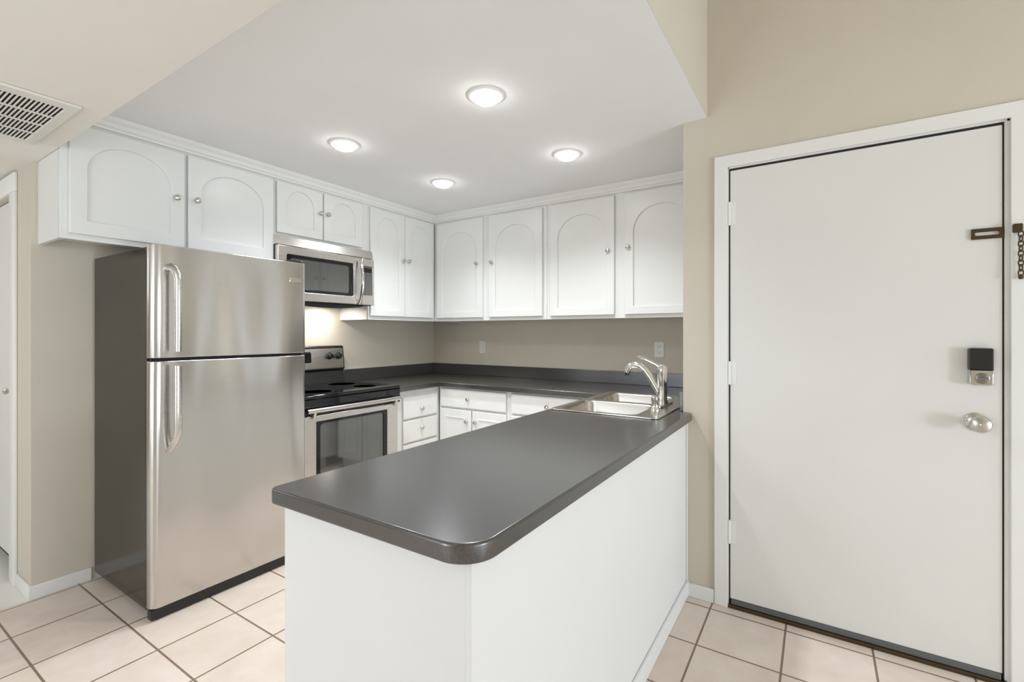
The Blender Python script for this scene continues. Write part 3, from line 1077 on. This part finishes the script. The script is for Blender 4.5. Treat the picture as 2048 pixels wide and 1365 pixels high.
# keypad deadbolt: nickel housing, black cover, thumb turn
me = plate_mesh('lock_housing', [rrect(0.470, 0.536, 1.090, 1.146, [0.012, 0.012, 0.002, 0.002], 6)], 0.030, 0.004, 3)
lk = link('lock_housing', on_right(me, XD + 0.0015), M['nickel'], d1, True)
me = plate_mesh('lock_cover', [rrect(0.470, 0.536, 1.1465, 1.226, [0.002, 0.002, 0.006, 0.006], 4)], 0.031, 0.003, 3)
link('lock_cover', on_right(me, XD + 0.0015), M['black'], d1, True)
bm = BM()
lathe(bm, [(0.020, 0), (0.020, 0.004), (0.017, 0.006), (0, 0.006)], (XD - 0.0284, -0.505, 1.116), '-X', 26)
bx(bm, XD - 0.046, XD - 0.034, -0.521, -0.489, 1.111, 1.121, 0.003)
obj('thumb_turn', bm, M['turn'], lk, True)
# chain track
me = plate_mesh('chain_track', [rrect(0.480, 0.566, 1.629, 1.668, 0.002, 2), rrect(0.490, 0.556, 1.642, 1.655, 0.005, 4)], 0.009, 0.002, 2)
link('chain_track', on_right(me, XD + 0.0015), M['bronze'], d1, True)
m = Matrix.Translation(d1.location).inverted()
for c in list(d1.children):
    c.data.transform(m)
    for g in c.children:
        g.data.transform(m)

# door frame: jambs, head and casing
bm = BM()
bx(bm, XD + 0.001, XD + 0.12, DL - 0.0, DL + 0.0115, 0, DT + 0.0115)
bx(bm, XD + 0.001, XD + 0.12, DR - 0.0215, DR - 0.008, 0, DT + 0.0115)
bx(bm, XD + 0.001, XD + 0.12, DR - 0.0215, DL + 0.0115, DT, DT + 0.0115)
bx(bm, XD + 0.048, XD + 0.06, DL - 0.012, DL, 0, DT)
bx(bm, XD + 0.048, XD + 0.06, DR - 0.008, DR + 0.006, 0, DT)
bx(bm, XD + 0.003, XD + 0.045, DR - 0.0080, DS0 - 0.0055, 0.018, DT)
struct(obj('trim_2', bm, M['trim']))


def casing(name, pts_out, pts_in, x, depth):
    """door casing around an opening: outline (y, z) out and in, standing on the wall face"""
    lp = [(-y, z) for y, z in pts_out] + [(-y, z) for y, z in pts_in[::-1]]
    me = plate_mesh(name, [lp[::-1]], depth, 0.003, 2)
    return struct(link(name, on_right(me, x), M['trim'], None, True))


casing('trim_3', [(0.412, 0), (0.412, 2.113), (-0.640, 2.113), (-0.640, 0)], [(DL + 0.003, 0), (DL + 0.003, DT + 0.006), (DR - 0.014, DT + 0.006), (DR - 0.014, 0)], XD - 0.0005, 0.014)
# threshold under the front door
struct(box('trim_4', XD - 0.012, XD + 0.12, DR - 0.006, DL - 0.001, 0.0005, 0.017, M['bronze'], bev=0.003))

# dark strips that paint the shade into the gap around the front door
bm = BM()
bx(bm, XD + 0.010, XD + 0.040, DS0 - 0.0050, DS0 - 0.0005, 0.0175, DT - 0.0005)
bx(bm, XD + 0.006, XD + 0.040, DS0, DL - 0.0005, 2.0425, DT - 0.0005)
bx(bm, XD + 0.012, XD + 0.040, DS1 + 0.0003, DL - 0.0005, 0.0175, 2.042)
struct(obj('door_gap_shade', bm, M['gasket']))

# chain hanging from its keeper on the casing
root = thing('door_chain', 'bronze security chain hanging from its keeper on the door casing', 'chain', (XD - 0.016, -0.600, 1.655))
me = plate_mesh('keeper', [rrect(0.585, 0.611, 1.640, 1.672, 0.005, 4)], 0.012, 0.003, 2)
link('keeper', on_right(me, XD - 0.0155), M['bronze'], root, True)
cy, cx = -0.605, XD - 0.026


def chain_link(zc, turned, hl=0.012, hw=0.0065):
    pts = []
    for q in range(17):
        a = 2 * PI * q / 16
        off = hw * math.cos(a)
        dz = hl * math.sin(a)
        pts.append((cx, cy + off, zc + dz) if not turned else (cx + off * 0.55, cy + off * 0.5, zc + dz))
    obj('chain_link', tube(BM(), pts, 0.0021, 8, 1.0, (0.3, 1, 0.2), False), M['bronze'], root, True)


z = 1.634
for q in range(9):
    chain_link(z, q % 2 == 1)
    z -= 0.0172
obj('slide_button', lathe(BM(), [(0.006, 0), (0.007, 0.002), (0.007, 0.014), (0.004, 0.017), (0, 0.017)], (cx, cy, z + 0.011), '-Z', 16), M['bronze'], root, True)
seat(root)

# ------------------------------------------------------------------ hall closet door at the far left
bm = BM()
bx(bm, 0.646, 0.6605, 3.418, CO0 + 0.004, 0, 2.003, 0.003)
bx(bm, 0.646, 0.6605, 3.418, CO1 + 0.08, 2.0035, 2.10, 0.003)
bx(bm, 0.646, 0.6605, CO1 - 0.004, CO1 + 0.08, 0, 2.003, 0.003)
struct(obj('trim_5', bm, M['trim'], smooth=True))
d2 = bpy.data.objects.new('door_2', None)
COL.objects.link(d2)
d2.location = (0.70, 3.9, 0)
d2['kind'] = 'structure'
d2['label'] = 'white closet door at the far left edge of the hall'
box('door_slab', 0.682, 0.716, CO0 + 0.006, CO1 - 0.006, 0.075, 1.995, M['door'], d2, 0.003)
for z in (1.86, 0.60):
    bm = lathe(BM(), [(0.007, 0), (0.007, 0.10), (0, 0.10)], (0.676, CO0 + 0.008, z - 0.05), 'Z', 12)
    obj('hinge', bm, M['trim'], d2, True)
kb = lathe(BM(), [(0.018, 0), (0.018, 0.003), (0.008, 0.006), (0.008, 0.018), (0.016, 0.026), (0.017, 0.034), (0.010, 0.040), (0, 0.041)], (0.6825, 3.60, 0.975), '-X', 24)
obj('door_knob', kb, M['nickel'], d2, True)
m = Matrix.Translation(d2.location).inverted()
for c in list(d2.children):
    c.data.transform(m)

bpy.context.view_layer.update()
